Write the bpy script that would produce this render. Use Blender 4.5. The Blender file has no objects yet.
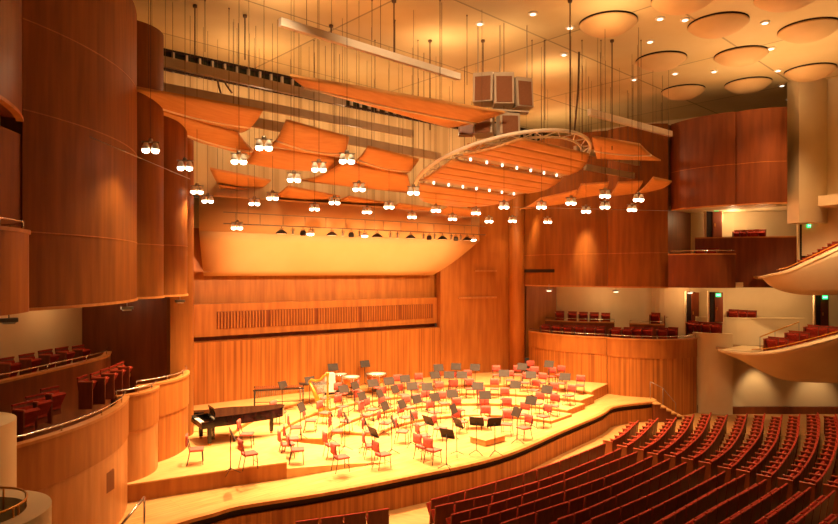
import bpy, bmesh, math, random
from mathutils import Vector, Matrix
random.seed(7)
C = bpy.context.scene.collection
S = 1.25                      # metres per plan unit
F, CX, HY, EYE = 620.0, 419.0, 272.0, 5.0
PI = math.pi

# ---------------------------------------------------------------- helpers
def P(px, py, z):             # point seen at a pixel, at height z (plan units) -> plan units
    Y = (EYE - z) * F / (py - HY)
    return Vector(((px - CX) * Y / F, Y, z))
def PY(px, py, Y):            # point seen at a pixel, at distance Y
    return Vector(((px - CX) * Y / F, Y, EYE - (py - HY) * Y / F))
def M(v): return Vector(v) * S
ORD = ['zeroth','first','second','third','fourth','fifth','sixth','seventh','eighth','ninth','tenth','eleventh','twelfth','thirteenth','fourteenth','fifteenth','sixteenth','seventeenth','eighteenth','nineteenth','twentieth']
def nth(i):
    if i <= 20: return ORD[i]
    tens = {2:'twenty',3:'thirty',4:'forty',5:'fifty'}[i//10]
    return (tens + '-' + ORD[i%10]) if i % 10 else {3:'thirtieth',4:'fortieth',5:'fiftieth'}[i//10]

class MB:
    def __init__(s): s.v=[]; s.f=[]; s.sm=[]
    def add(s, vs, fs, smooth=False):
        n=len(s.v); s.v += [tuple(a) for a in vs]; s.f += [tuple(i+n for i in f) for f in fs]; s.sm += [smooth]*len(fs); return s
    def box(s, c, d, rz=0, rx=0, taper=1.0, ry=0):
        hx,hy,hz = d[0]/2,d[1]/2,d[2]/2
        m = Matrix.Translation(Vector(c)) @ Matrix.Rotation(rz,4,'Z') @ Matrix.Rotation(rx,4,'X') @ Matrix.Rotation(ry,4,'Y')
        vs=[]
        for z,t in ((-hz,1.0),(hz,taper)):
            for x,y in ((-hx,-hy),(hx,-hy),(hx,hy),(-hx,hy)): vs.append(m @ Vector((x*t,y*t,z)))
        return s.add(vs, [(3,2,1,0),(4,5,6,7),(0,1,5,4),(1,2,6,5),(2,3,7,6),(3,0,4,7)])
    def bar(s, a, b, w, h):
        a=Vector(a); b=Vector(b); d=b-a; L=d.length
        rz=math.atan2(d.y,d.x); ry=-math.asin(max(-1,min(1,d.z/L)))
        return s.box((a+b)/2,(L,w,h),rz=rz,ry=ry)
    def tube(s, pts, r, n=6, closed=False, cap=True):
        pts=[Vector(p) for p in pts]; k=len(pts); rr = r if isinstance(r,(list,tuple)) else [r]*k
        vs=[]; 
        for i,p in enumerate(pts):
            if closed: t=pts[(i+1)%k]-pts[i-1]
            else: t=pts[min(i+1,k-1)]-pts[max(i-1,0)]
            if t.length<1e-9: t=Vector((0,0,1))
            t.normalize(); up=Vector((0,0,1)) if abs(t.z)<.95 else Vector((1,0,0))
            a=t.cross(up).normalized(); b=a.cross(t).normalized()
            for j in range(n):
                q=2*PI*j/n; vs.append(p+a*(math.cos(q)*rr[i])+b*(math.sin(q)*rr[i]))
        fs=[]
        for i in range(k if closed else k-1):
            i2=(i+1)%k
            for j in range(n): fs.append((i*n+j, i*n+(j+1)%n, i2*n+(j+1)%n, i2*n+j))
        s.add(vs,fs,True)
        if cap and not closed:
            s.add(vs[:n],[tuple(range(n))]); s.add(vs[-n:],[tuple(reversed(range(n)))])
        return s
    def lathe(s, prof, c=(0,0,0), n=16, rot=None):
        vs=[]; c=Vector(c)
        for r,z in prof:
            for j in range(n):
                q=2*PI*j/n; v=Vector((r*math.cos(q), r*math.sin(q), z)); 
                if rot: v = rot @ v
                vs.append(c+v)
        fs=[]
        for i in range(len(prof)-1):
            for j in range(n): fs.append((i*n+j, i*n+(j+1)%n, (i+1)*n+(j+1)%n, (i+1)*n+j))
        s.add(vs,fs,True)
        s.add(vs[:n],[tuple(reversed(range(n)))]); s.add(vs[-n:],[tuple(range(n))])
        return s
    def prism(s, poly, z0, z1):   # z0/z1 numbers or lists
        n=len(poly)
        a = z0 if isinstance(z0,(list,tuple)) else [z0]*n
        b = z1 if isinstance(z1,(list,tuple)) else [z1]*n
        ar=sum(poly[i][0]*poly[(i+1)%n][1]-poly[(i+1)%n][0]*poly[i][1] for i in range(n))
        if ar<0: poly=list(reversed(poly)); a=a[::-1]; b=b[::-1]
        vs=[(p[0],p[1],z) for p,z in zip(poly,a)]+[(p[0],p[1],z) for p,z in zip(poly,b)]
        fs=[tuple(reversed(range(n))), tuple(range(n,2*n))]+[(i,(i+1)%n,n+(i+1)%n,n+i) for i in range(n)]
        return s.add(vs,fs)
    def grid(s, rows, thick=None, smooth=True):
        h=len(rows); w=len(rows[0]); vs=[Vector(p) for r in rows for p in r]
        fs=[(i*w+j,i*w+j+1,(i+1)*w+j+1,(i+1)*w+j) for i in range(h-1) for j in range(w-1)]
        if thick is None: return s.add(vs,fs,smooth)
        off=Vector(thick); n=len(vs)
        s.add(vs,fs,smooth); s.add([v+off for v in vs],[tuple(reversed(f)) for f in fs],smooth)
        e=[i for i in range(w)]+[i*w+w-1 for i in range(1,h)]+[(h-1)*w+j for j in range(w-2,-1,-1)]+[i*w for i in range(h-2,0,-1)]
        ev=[vs[i] for i in e]; m=len(e)
        s.add(ev+[v+off for v in ev],[(i,i+m,(i+1)%m+m,(i+1)%m) for i in range(m)])
        return s
    def build(s, name, mat, parent=None, scale=1.0, loc=None, bevel=0):
        me=bpy.data.meshes.new(name)
        me.from_pydata([tuple(c*scale for c in v) for v in s.v],[],s.f)
        me.polygons.foreach_set('use_smooth', s.sm)
        me.materials.append(mat); me.update()
        bm=bmesh.new(); bm.from_mesh(me); bmesh.ops.remove_doubles(bm, verts=bm.verts, dist=1e-5)
        bmesh.ops.recalc_face_normals(bm, faces=bm.faces); bm.to_mesh(me); bm.free()
        o=bpy.data.objects.new(name,me); C.objects.link(o)
        if parent: o.parent=parent
        if loc: o.location=loc
        if bevel:
            b=o.modifiers.new('bevel','BEVEL'); b.width=bevel; b.segments=2; b.limit_method='ANGLE'
        return o
def tag(o, label=None, cat=None, group=None, kind=None):
    if label: o['label']=label
    if cat: o['category']=cat
    if group: o['group']=group
    if kind: o['kind']=kind
    return o
def empty(name, loc=(0,0,0), rz=0):
    o=bpy.data.objects.new(name,None); C.objects.link(o); o.location=loc; o.rotation_euler=(0,0,rz); o.empty_display_size=.1; return o
def copy_tree(o, parent=None):
    c=o.copy(); C.objects.link(c); c.parent=parent
    for ch in o.children: copy_tree(ch,c)
    return c
def arc(p,q,sag,n=14,ends=True):   # sag>0 bulges to the left of p->q
    p=Vector(p[:2]); q=Vector(q[:2]); d=q-p; L=d.length; t=d/L; nrm=Vector((-t.y,t.x)); out=[]
    if abs(sag)<1e-6: return [p,q]
    R=(L*L/4+sag*sag)/(2*abs(sag)); sg=1 if sag>0 else -1; h=R-abs(sag)
    for i in range(n+1):
        x=-L/2+L*i/n; y=math.sqrt(max(R*R-x*x,0))-h
        out.append(p+t*(x+L/2)+nrm*(y*sg))
    return out
def smooth(pts, n=8):              # Catmull-Rom through points
    pts=[Vector(p) for p in pts]; P0=[pts[0]*2-pts[1]]+pts+[pts[-1]*2-pts[-2]]; out=[]
    for i in range(1,len(P0)-2):
        a,b,c,d=P0[i-1:i+3]
        for k in range(n):
            t=k/n; out.append(.5*((2*b)+(c-a)*t+(2*a-5*b+4*c-d)*t*t+(3*b-a-3*c+d)*t**3))
    out.append(pts[-1]); return out
def offset(curve, d):              # shift to the left by d
    out=[]
    for i,p in enumerate(curve):
        a=curve[max(i-1,0)]; b=curve[min(i+1,len(curve)-1)]; t=Vector((b[0]-a[0],b[1]-a[1])).normalized()
        out.append(Vector((p[0]-t.y*d,p[1]+t.x*d)))
    return out
def band(curve,d): return [Vector(c[:2]) for c in curve]+list(reversed(offset(curve,d)))

# ---------------------------------------------------------------- materials
def lin(h):
    h=h.lstrip('#'); r=[int(h[i:i+2],16)/255 for i in (0,2,4)]
    return tuple(((c/12.92) if c<=.04045 else ((c+.055)/1.055)**2.4) for c in r)+(1,)
def newmat(name, col, rough=.5, metal=0, spec=.5):
    m=bpy.data.materials.new(name); m.use_nodes=True; b=m.node_tree.nodes['Principled BSDF']
    b.inputs['Base Color'].default_value=col; b.inputs['Roughness'].default_value=rough; b.inputs['Metallic'].default_value=metal
    b.inputs['Specular IOR Level'].default_value=spec
    return m
def noisy(name, c1, c2, scale=(1,1,1), rough=.5, metal=0, detail=3, lo=.3, hi=.7, bump=0, spec=.4, rot=0, coord='pos', extra=None):
    m=newmat(name,c1,rough,metal,spec); nt=m.node_tree; N=nt.nodes; L=nt.links; b=N['Principled BSDF']
    if coord=='pos': g=N.new('ShaderNodeNewGeometry'); src=g.outputs['Position']
    else: g=N.new('ShaderNodeTexCoord'); src=g.outputs['Object']
    mp=N.new('ShaderNodeMapping'); mp.vector_type='TEXTURE' if False else 'POINT'
    mr=N.new('ShaderNodeMapping'); mr.inputs['Rotation'].default_value=(0,0,rot); L.new(src,mr.inputs['Vector'])
    mp.inputs['Scale'].default_value=scale; L.new(mr.outputs[0],mp.inputs['Vector'])
    t=N.new('ShaderNodeTexNoise'); t.inputs['Scale'].default_value=1; t.inputs['Detail'].default_value=detail; L.new(mp.outputs[0],t.inputs['Vector'])
    r=N.new('ShaderNodeValToRGB'); r.color_ramp.elements[0].position=lo; r.color_ramp.elements[1].position=hi
    r.color_ramp.elements[0].color=c1; r.color_ramp.elements[1].color=c2; L.new(t.outputs['Fac'],r.inputs[0])
    out=r.outputs[0]
    if extra: out=extra(nt,mr.outputs[0],out)
    L.new(out,b.inputs['Base Color'])
    if bump:
        bp=N.new('ShaderNodeBump'); bp.inputs['Strength'].default_value=bump; bp.inputs['Distance'].default_value=.02; L.new(t.outputs['Fac'],bp.inputs['Height']); L.new(bp.outputs[0],b.inputs['Normal'])
    return m
def bricks(w,h,mortar,dark,off=.5):
    def f(nt,vec,col):
        N=nt.nodes; L=nt.links
        br=N.new('ShaderNodeTexBrick'); br.inputs['Scale'].default_value=1; br.inputs['Brick Width'].default_value=w; br.inputs['Row Height'].default_value=h
        br.inputs['Mortar Size'].default_value=mortar; br.offset=off; br.inputs['Mortar Smooth'].default_value=.1
        br.inputs['Color1'].default_value=(1,1,1,1); br.inputs['Color2'].default_value=(.82,.82,.82,1); br.inputs['Mortar'].default_value=(dark,dark,dark,1)
        L.new(vec,br.inputs['Vector'])
        mx=N.new('ShaderNodeMixRGB'); mx.blend_type='MULTIPLY'; mx.inputs[0].default_value=1; L.new(col,mx.inputs[1]); L.new(br.outputs['Color'],mx.inputs[2]); return mx.outputs[0]
    return f
AX = math.radians(43)         # direction of the hall's cross axis in plan
WD1,WD2=lin('#b8742e'),lin('#9c5b22')
M_wood=noisy('veneer',WD1,WD2,(5,5,.5),rough=.5,detail=4)
def stripes(sc,dark,vec_idx=None):
    def f(nt,vec,col):
        N=nt.nodes; L=nt.links
        n2=N.new('ShaderNodeTexNoise'); n2.inputs['Scale'].default_value=1; n2.inputs['Detail'].default_value=1
        mp=N.new('ShaderNodeMapping'); mp.inputs['Scale'].default_value=(sc,sc,.02); L.new(vec,mp.inputs[0]); L.new(mp.outputs[0],n2.inputs['Vector'])
        r=N.new('ShaderNodeValToRGB'); r.color_ramp.elements[0].position=.42; r.color_ramp.elements[1].position=.52
        r.color_ramp.elements[0].color=(dark,dark*.95,dark*.9,1); r.color_ramp.elements[1].color=(1,1,1,1); L.new(n2.outputs['Fac'],r.inputs[0])
        mx=N.new('ShaderNodeMixRGB'); mx.blend_type='MULTIPLY'; mx.inputs[0].default_value=1; L.new(col,mx.inputs[1]); L.new(r.outputs[0],mx.inputs[2]); return mx.outputs[0]
    return f
M_bay=noisy('bay_veneer',lin('#91561f'),lin('#784517'),(5,5,.5),rough=.55,detail=4,spec=.2)
M_slat=noisy('ribbed_veneer',lin('#c07a32'),lin('#a05d22'),(7,7,.3),rough=.5,extra=stripes(9,.72))
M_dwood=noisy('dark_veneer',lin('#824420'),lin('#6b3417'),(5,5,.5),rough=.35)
M_lwood=noisy('pale_veneer',lin('#c98a4c'),lin('#b37438'),(5,5,.6),rough=.4)
M_floor=noisy('stage_boards',lin('#dcae70'),lin('#c8924f'),(1.2,14,1),rough=.35,rot=-AX,extra=bricks(2.2,.14,.006,.6))
M_tread=noisy('riser_top',lin('#dcae70'),lin('#cc9a58'),(2,8,2),rough=.4,rot=-AX)
M_cork=noisy('house_floor',lin('#a9804a'),lin('#8c6436'),(3,3,3),rough=.6)
M_carpet=noisy('aisle_floor',lin('#b98a50'),lin('#a37440'),(2,9,2),rough=.5,rot=.3)
M_cream=noisy('cream_plaster',lin('#e2cda0'),lin('#d8c092'),(.6,.6,.6),rough=.7)
M_shell=noisy('cream_shell',lin('#dcb47c'),lin('#d4aa70'),(.4,.4,.4),rough=.6)
M_creamv=noisy('cream_panelled',lin('#dcc598'),lin('#ceb484'),(1.5,1.5,.2),rough=.7,extra=stripes(3,.86))
M_ceil=noisy('ceiling_plaster',lin('#e0c890'),lin('#d8bd82'),(.5,.5,.5),rough=.75,rot=-AX,extra=bricks(6.5,4.6,.04,.5,0.0))
M_dome=noisy('dome_plaster',lin('#dcb67e'),lin('#cfa76c'),(.8,.8,.8),rough=.7)
M_panel=noisy('canopy_veneer',lin('#d6a062'),lin('#c88f50'),(1.5,9,2),rough=.5,rot=-AX)
M_seamglow=noisy('seam_glow_white',lin('#fff4e0'),lin('#fbecd2'),(3,3,3),rough=.35)
M_white=noisy('white_paint',lin('#fbf4e6'),lin('#f4ead8'),(2,2,2),rough=.4)
M_beam=noisy('grey_beam',lin('#b9a892'),lin('#ad9b84'),(2,2,2),rough=.5)
M_steel=noisy('steel',lin('#a59a8a'),lin('#8f8474'),(5,5,5),rough=.35,metal=.6)
M_chrome=noisy('chrome',lin('#d8d2c8'),lin('#c8c0b2'),(5,5,5),rough=.2,metal=.9)
M_black=noisy('black_metal',lin('#1c1a18'),lin('#262220'),(6,6,6),rough=.4)
M_cable=noisy('cable_black',lin('#6a4c30'),lin('#573c26'),(6,6,6),rough=.6)
M_lacq=noisy('piano_lacquer',lin('#0c0b0b'),lin('#141212'),(4,4,4),rough=.12,coord='obj')
M_red=noisy('red_upholstery',lin('#a3321c'),lin('#86240f'),(14,14,14),rough=.75,coord='obj',spec=.2)
M_pink=noisy('red_chair_fabric',lin('#c66658'),lin('#b25448'),(16,16,16),rough=.8,coord='obj',spec=.2)
M_seatw=noisy('seat_wood',lin('#7d3a1e'),lin('#642b14'),(9,9,1.5),rough=.4,coord='obj')
M_seatend=noisy('seat_end_wood',lin('#a85e30'),lin('#925024'),(9,9,1.5),rough=.4,coord='obj')
M_arm=noisy('red_wood_arm',lin('#c05a38'),lin('#a84a2c'),(9,9,3),rough=.35,coord='obj')
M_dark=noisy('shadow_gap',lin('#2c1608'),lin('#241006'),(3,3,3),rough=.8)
M_desk=noisy('stand_desk',lin('#3d3126'),lin('#332820'),(6,6,6),rough=.6)
M_glass=noisy('dark_glazing',lin('#2b2a20'),lin('#35331f'),(3,3,3),rough=.15)
M_brass=noisy('gold_leaf',lin('#e0a040'),lin('#c88428'),(6,6,6),rough=.3,metal=.5,coord='obj')
M_copper=noisy('copper',lin('#d88a4a'),lin('#c07030'),(6,6,6),rough=.25,metal=.7,coord='obj')
M_skin=noisy('drum_head',lin('#f2ead8'),lin('#e6dcc6'),(5,5,5),rough=.5,coord='obj')
M_spk=noisy('speaker_cloth',lin('#8a5a3c'),lin('#7c4e34'),(30,30,30),rough=.9,coord='obj')
M_door=noisy('door_wood',lin('#84401e'),lin('#6c3014'),(6,6,.6),rough=.4)
def emis(name,col,st):
    m=newmat(name,col,.4); b=m.node_tree.nodes['Principled BSDF']; N=m.node_tree.nodes; L=m.node_tree.links
    t=N.new('ShaderNodeTexNoise'); r=N.new('ShaderNodeMapRange'); r.inputs[3].default_value=st*.9; r.inputs[4].default_value=st*1.1
    L.new(t.outputs['Fac'],r.inputs[0]); L.new(r.outputs[0],b.inputs['Emission Strength']); b.inputs['Emission Color'].default_value=col; return m
M_bulb=emis('lamp_glow',(1,.82,.55,1),9)
M_down=emis('downlight_glow',(1,.86,.62,1),3)
M_exit=emis('exit_green',(.02,.9,.22,1),2.2)
M_exitl=emis('exit_letters',(.7,1,.75,1),2.5)

# ---------------------------------------------------------------- setting: stage floors
def struct(mb,name,mat,scale=S,bevel=0): return tag(mb.build(name,mat,scale=scale,bevel=bevel),kind='structure')
lip=smooth([(-6.3,10.6),(-4.85,12.33),(-4.3,12.85),(-3.8,13.3),(-2.24,14.03),(-.46,15.05),(2.2,16.85),(4.54,19.6),(6.35,21.75),(7.1,22.9),(7.8,23.4),(9.0,23.9)],6)
lip2=[Vector(p) for p in lip]
stage_poly=lip2+[Vector((9.3,24.2)),Vector((9.3,26.0)),Vector((5.5,30)),Vector((-9.5,24)),Vector((-9.5,10.6))]
struct(MB().prism(stage_poly,-.05,0),'floor_stage',M_floor)
# stage front: nosing, dark trough, ribbed fascia
nose=MB().prism(band(offset(lip2,-.04),.16),-.07,.004)
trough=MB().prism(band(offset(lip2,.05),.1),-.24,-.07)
fas=MB().prism(band(offset(lip2,-.0),.12),-.80,-.235)
sf=tag(empty('curved_stage_apron'),'long curved stage front of ribbed wood with dark trough under its lip','stage front')
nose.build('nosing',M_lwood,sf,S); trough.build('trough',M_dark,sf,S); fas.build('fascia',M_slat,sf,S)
PC=Vector((2.05,17.9))
def pol(r,a): a=math.radians(a); return Vector((PC.x+r*math.cos(a),PC.y+r*math.sin(a)))
def sector(r0,r1,a0,a1,n=40):
    return [pol(r0,a0+(a1-a0)*i/n) for i in range(n+1)]+[pol(r1,a1+(a0-a1)*i/n) for i in range(n+1)]
def riser(poly,z,label,mats=(M_tread,M_slat)):
    r=tag(empty('orchestra_riser'),label,'stage riser',)
    MB().prism(poly,0.0,z-.03).build('riser_face',M_wood,r,S)
    MB().prism(poly,z-.03,z).build('riser_top',mats[0],r,S)
    return r
riser(sector(3.4,4.79,47.5,165),.10,'lowest curved wooden riser around the conductor podium')
riser(sector(4.8,6.19,49.7,180),.20,'second curved wooden riser, one step above the lowest')
riser(sector(6.2,7.39,51.2,181),.30,'third curved wooden riser, just below the top platform')
T4=[pol(7.4,52+(184-52)*i/44) for i in range(45)]+[Vector((-7.5,18.3)),Vector((-7.95,21.4)),Vector((1.0,27.7)),Vector((4.5,29.1)),Vector((7.85,25.6)),Vector((6.8,24.1))]
riser(T4,.42,'wide top platform of pale wood running along the back wall')
Lp=[(-7.3,12.95),(-6.28,13.44),(-4.5,14.4),(-3.2,15.0)]
Ap=[Vector(p) for p in Lp]+[Vector((-3.9,17.5)),pol(7.4,184),Vector((-7.5,18.3))]
riser(Ap,.40,'flat wooden platform with tall front step left of the stage lip')
B=MB().prism([Vector((-3.2,15.0)),Vector((-1.84,15.8)),Vector((-.81,16.25)),Vector((-1.3,17.3)),Vector((-3.85,17.5))],0,[.24,.11,.012,.012,.24])
tag(B.build('stage_ramp',M_tread,scale=S),'low wedge of pale wood tapering away beside the left platform','ramp')
def stage_z(x,y):
    d=Vector((x,y))-PC; r=d.length; a=math.degrees(math.atan2(d.y,d.x))
    if a<-90: a+=360
    if x<-3.45 and y<17.6 : return .40
    if a<46.5 or a>184:
        if x<-.81 and y<17.4: return max(0.0,min(.24,.24*(-x-.81)/2.4))
        return .40 if x<-5 else 0
    if r>7.4: return .42
    if r>6.2: return .30
    if r>4.8: return .20
    if r>3.4: return .10
    return 0.0
def on_stage(px,py,h):       # base point of something whose middle (h units up) shows at a pixel
    best=None
    for z in (.42,.40,.30,.20,.10,.05,0.0):
        p=P(px,py,z+h); e=abs(stage_z(p.x,p.y)-z)
        if best is None or e<best[0]-1e-6: best=(e,p,z)
    p=best[1]; return Vector((p.x,p.y,stage_z(p.x,p.y)))

# ---------------------------------------------------------------- setting: walls
def wallp(name,curve,th,z0,z1,mat): return struct(MB().prism(band(curve,th),z0,z1),name,mat)
bw0,bw1=Vector((-7.75,21.25)),Vector((1.0,27.4))
bd=(bw1-bw0).normalized(); bn=Vector((-bd.y,bd.x))       # away from the camera
wallp('wall_back_lower',[bw0,bw1],.5,-.1,2.55,M_slat)
wallp('wall_back_recess',[bw0+bn*.5,bw1+bn*.5],.2,2.3,3.0,M_dwood)  # dark veneer paints the brown shadow in this gap
wallp('wall_back_gallery',[bw0+bn*.28-bd*.2,bw1+bn*.28+bd*.3],.4,2.72,3.87,M_wood)
wallp('wall_back_upper',[bw0+bn*.6-bd*.2,bw1+bn*.6+bd*.3],.3,3.8,5.2,M_wood)
gr=tag(empty('wall_grille'),'long slatted wooden grille band across the back wall','grille')
L_=(bw1-bw0).length; g=MB(); bk=MB()
bk.bar((*(bw0+bn*.275+bd*.9),3.28),(*(bw0+bn*.275+bd*(L_-.3)),3.28),.03,.62)
for k in range(int((L_-1.2)/.115)):
    if k%17==16: continue
    c=bw0+bn*.25+bd*(.95+k*.115); g.box((c.x,c.y,3.28),(.05,.05,.6),rz=math.atan2(bd.y,bd.x))
bk.build('backing',M_dwood,gr,S); g.build('slats',M_wood,gr,S)
# right concave return, its slots and the column
rc=smooth([(.95,27.3),(1.9,27.75),(2.9,28.2),(4.2,28.7)],6)
wallp('wall_back_return',rc,.4,-.1,10.8,M_wood)
sl=tag(empty('wall_ledge'),'pair of thin shadowed ledges on the wood wall beside the column','ledge')
for z,a,b_ in ((5.06,10,15),(3.85,5,15)):
    seg=rc[a:b_+1]; MB().prism(band(offset(seg,-.10),.1),z-.05,z+.03).build('ledge',M_lwood,sl,S)
struct(MB().lathe([(.36,-.1),(.36,10.8)],(4.5,28.45,0),24),'column_stage_right',M_wood)
# cream reflector shell
lo=[P(213,275.5,4.9),]; A0=Vector((-7.45,21.45,4.86)); A1=Vector((.62,27.15,4.86))
shell=tag(empty('acoustic_shell'),'broad pale cream reflector leaning out over the back of the stage','acoustic shell')
F0,F1=P(199,231,6.35),P(470,240,6.35); mid=P(452,255,5.45); F2=P(479,241,6.35)
rows=[]
for i in range(9):
    t=i/8; bot=A0.lerp(A1,t); top=F0.lerp(F2,t); row=[]
    for j in range(7):
        s_=j/6; q=bot.lerp(top,s_); q.z+= -.10*math.sin(PI*s_); row.append(q)
    rows.append(row)
MB().grid(rows,(0.02,.08,.04)).build('lower_reflector',M_shell,shell,S)
G0,G1=P(199,194,7.52),P(479,213,7.5)
fd=MB(); fd.grid([[F0,G0],[F0.lerp(F2,.5),G0.lerp(G1,.5)],[F2,G1]],(.05,.3,0)); fd.grid([[G0,G0+Vector((-.3,1.5,0))],[G1,G1+Vector((-.3,3,0))]],(0,0,-.05))
fd.build('upper_fascia',M_shell,shell,S)
UA,UB=Vector((-8.6,19.0)),Vector((9.0,33.5))
wallp('wall_back_top',[UA,UB],.3,7.52,11.35,M_creamv)
# dark glazed strip under the ceiling
ud=(UB-UA).normalized(); un=Vector((-ud.y,ud.x)); UL=(UB-UA).length
cw=tag(empty('clerestory_strip'),'dark glazed clerestory strip with pale mullions under the ceiling edge','window strip')
MB().prism(band([UA+un*.12,UB+un*.12],.1),11.3,12.1).build('pane',M_glass,cw,S)
mu=MB()
for k in range(int(UL/.42)):
    c=UA+ud*(.2+k*.42); mu.box((c.x,c.y,11.7),(.07,.12,.8),rz=math.atan2(ud.y,ud.x))
mu.build('mullions',M_beam,cw,S); fr=MB(); fr.bar((*UA,11.36),(*UB,11.36),.2,.07); fr.bar((*UA,12.0),(*UB,12.0),.2,.1); fr.build('frame',M_dark,cw,S)
# left side
def drum(name,p,q,sag,th,z0,z1,mat=M_wood,back=None): return wallp(name,arc(p,q,sag),th,z0,z1,mat)
def panel_thing(name,label,p,q,sag,th,z0,z1,joints,mat=M_bay,soffit=True):
    r=tag(empty(name),label,'wall panel')
    c=arc(p,q,sag,20); MB().prism(band(c,th),z0,z1).build('veneer_face',mat,r,S)
    for z in joints: MB().prism(band(offset(c,-.008),.02),z-.01,z+.01).build('joint_strip',M_wood,r,S)
    MB().prism(band(offset(c,-.02),.1),z0-.05,z0-.001).build('bottom_edge',M_lwood,r,S)
    return r
panel_thing('veneered_bay','broad dark convex wood panel filling the upper left wall',(-6.33,9.9),(-6.36,13.98),-.40,.5,4.42,10.8,(5.65,7.6,9.05))
panel_thing('veneered_bay','narrower wood panel just right of the broad left one',(-6.75,14.1),(-6.26,15.2),-.22,.5,4.42,10.8,(5.65,))
panel_thing('veneered_bay','slim convex wood panel nearest the stage on the left wall',(-6.62,15.35),(-6.2,16.6),-.24,.5,4.42,9.4,(5.68,))
wallp('wall_left_pilaster',arc((-6.78,16.9),(-6.45,17.75),-.16),.5,-.1,9.1,M_bay)
wallp('wall_left_return',smooth([(-6.75,17.85),(-7.0,18.6),(-7.5,20.0),(-7.85,21.5)],5),.4,-.1,6.3,M_wood)
wallp('wall_back_left_cream',[Vector((-7.6,17.9)),Vector((-8.9,21.9)),Vector((-6.0,23.6))],.2,4.9,7.7,M_cream)
wallp('wall_left_inner',[Vector((-9.6,17.3)),Vector((-6.7,17.3))],.3,-.1,5,M_dwood)
wallp('wall_left_cream',[Vector((-9.4,5.0)),Vector((-9.4,17.4))],.3,-.8,12,M_cream)
struct(MB().prism([Vector(p) for p in ((-9.4,5),(-6.7,5),(-6.7,9.6),(-6.8,16.6),(-6.9,17.4),(-9.4,17.4))],4.5,4.7),'ceiling_left_soffit',M_cream)
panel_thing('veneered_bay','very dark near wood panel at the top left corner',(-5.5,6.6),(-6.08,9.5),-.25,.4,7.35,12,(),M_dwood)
wallp('wall_left_middle',arc((-6.2,6.0),(-6.36,9.92),-.05),.4,4.42,7.2,M_bay)
struct(MB().box((4.5,.0,0),(0,0,0)) if False else MB().prism(band([Vector((-7.9,5)),Vector((-7.9,12))],.2),7.2,12),'wall_left_high',M_cream)
# right side
panel_thing('veneered_bay','tall convex wood panel right of the column with a narrow slot',(4.72,28.6),(7.72,25.4),-.55,.5,4.42,10.8,(5.75,))
MB_slot=MB().prism(band(offset(arc((4.72,28.6),(7.72,25.4),-.55,20),-.03)[0:11],.04),4.98,5.12)
panels=[x for x in bpy.data.objects if x.name.startswith('veneered_bay')]
r1=[x for x in panels if 'narrow slot' in x['label']][0]
MB_slot.build('slot',M_dark,r1,S)
panel_thing('veneered_bay','wood panel washed with light left of the dark recess',(7.72,25.36),(9.72,24.2),-.36,.5,4.42,10.8,(5.75,))
wallp('wall_right_recess',[Vector((9.72,24.3)),Vector((11.85,26.4))],.3,4.4,10.8,M_dwood)  # dark veneer stands in for the shade inside this recess
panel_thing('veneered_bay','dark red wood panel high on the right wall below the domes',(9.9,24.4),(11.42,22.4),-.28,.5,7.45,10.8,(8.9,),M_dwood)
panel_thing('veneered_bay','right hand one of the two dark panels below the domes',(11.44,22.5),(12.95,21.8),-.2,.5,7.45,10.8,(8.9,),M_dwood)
struct(MB().prism([Vector(p) for p in ((9.9,24.5),(11.42,22.5),(12.9,21.95),(13.3,23.2),(16,23.4),(16,26.8),(10.2,26.8))],7.46,7.6),'ceiling_right_soffit',M_cream)
wallp('wall_right_upper',[Vector((10.4,26.1)),Vector((13.0,25.6)),Vector((16.5,24.5))],.3,4.4,7.7,M_cream)
wallp('wall_right_high',[Vector((8.5,30.5)),Vector((12.5,28.0)),Vector((17.5,26.0))],.3,7.6,12,M_cream)
wallp('wall_back_corner',[Vector((-7.85,21.0)),Vector((-7.15,21.5))],.15,5.0,6.5,M_wood)
wallp('wall_right_pier',arc((13.55,22.1),(14.95,22.65),-.18),.8,6.77,12,M_cream)
wallp('wall_right_far',smooth([(14.2,23.2),(14.8,22.6),(15.6,21.4),(16.5,19.5)],5),.3,5.6,12,M_cream)
struct(MB().prism([Vector(p) for p in ((13.9,21.6),(14.7,20.4),(16.5,20.0),(16.5,21.6),(14.8,22.7))],7.3,7.65),'trim_1',M_cream)
# box level and below on the right
def balcony_thing(label,curve,zb,zt,mat,th=.12,rail=True,deck=None,cat='balcony',zband=None,matb=None,name='box_balcony'):
    r=tag(empty(name),label,cat)
    if zband is None: MB().prism(band(curve,th),zb,zt-.03).build('parapet',mat,r,S)
    else:
        MB().prism(band(curve,th),zband,zt-.03).build('parapet',mat,r,S)
        MB().prism(band(offset(curve,.02),th),zb,zband).build('lower_panel',matb or mat,r,S)
    MB().prism(band(offset(curve,-.02),th+.05),zt-.03,zt+.02).build('top_cap',M_lwood if mat not in (M_cream,) else M_cream,r,S)
    if rail:
        c=offset(curve,th*.5); MB().tube([(p.x,p.y,zt+.13) for p in c],.015).build('handrail',M_chrome,r,S)
        for p in c[::5]: MB().tube([(p.x,p.y,zt),(p.x,p.y,zt+.13)],.012).build('rail_post',M_chrome,r,S)
    if deck: MB().prism(deck[0],deck[1]-.1,deck[1]).build('deck',M_cork,r,S)
    return r
RB1=arc((5.0,28.3),(7.72,25.5),-.45); RB2=arc((7.72,25.45),(11.35,25.3),-.75,20)
balcony_thing('curved ribbed wood box front below the slotted panel, nearest the column',RB1,-.1,2.3,M_wood,zband=1.6,matb=M_slat,deck=([Vector(p) for p in ((5.2,28.7),(7.8,26.0),(9.8,27.3),(6.2,30.0))],1.55))
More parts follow.
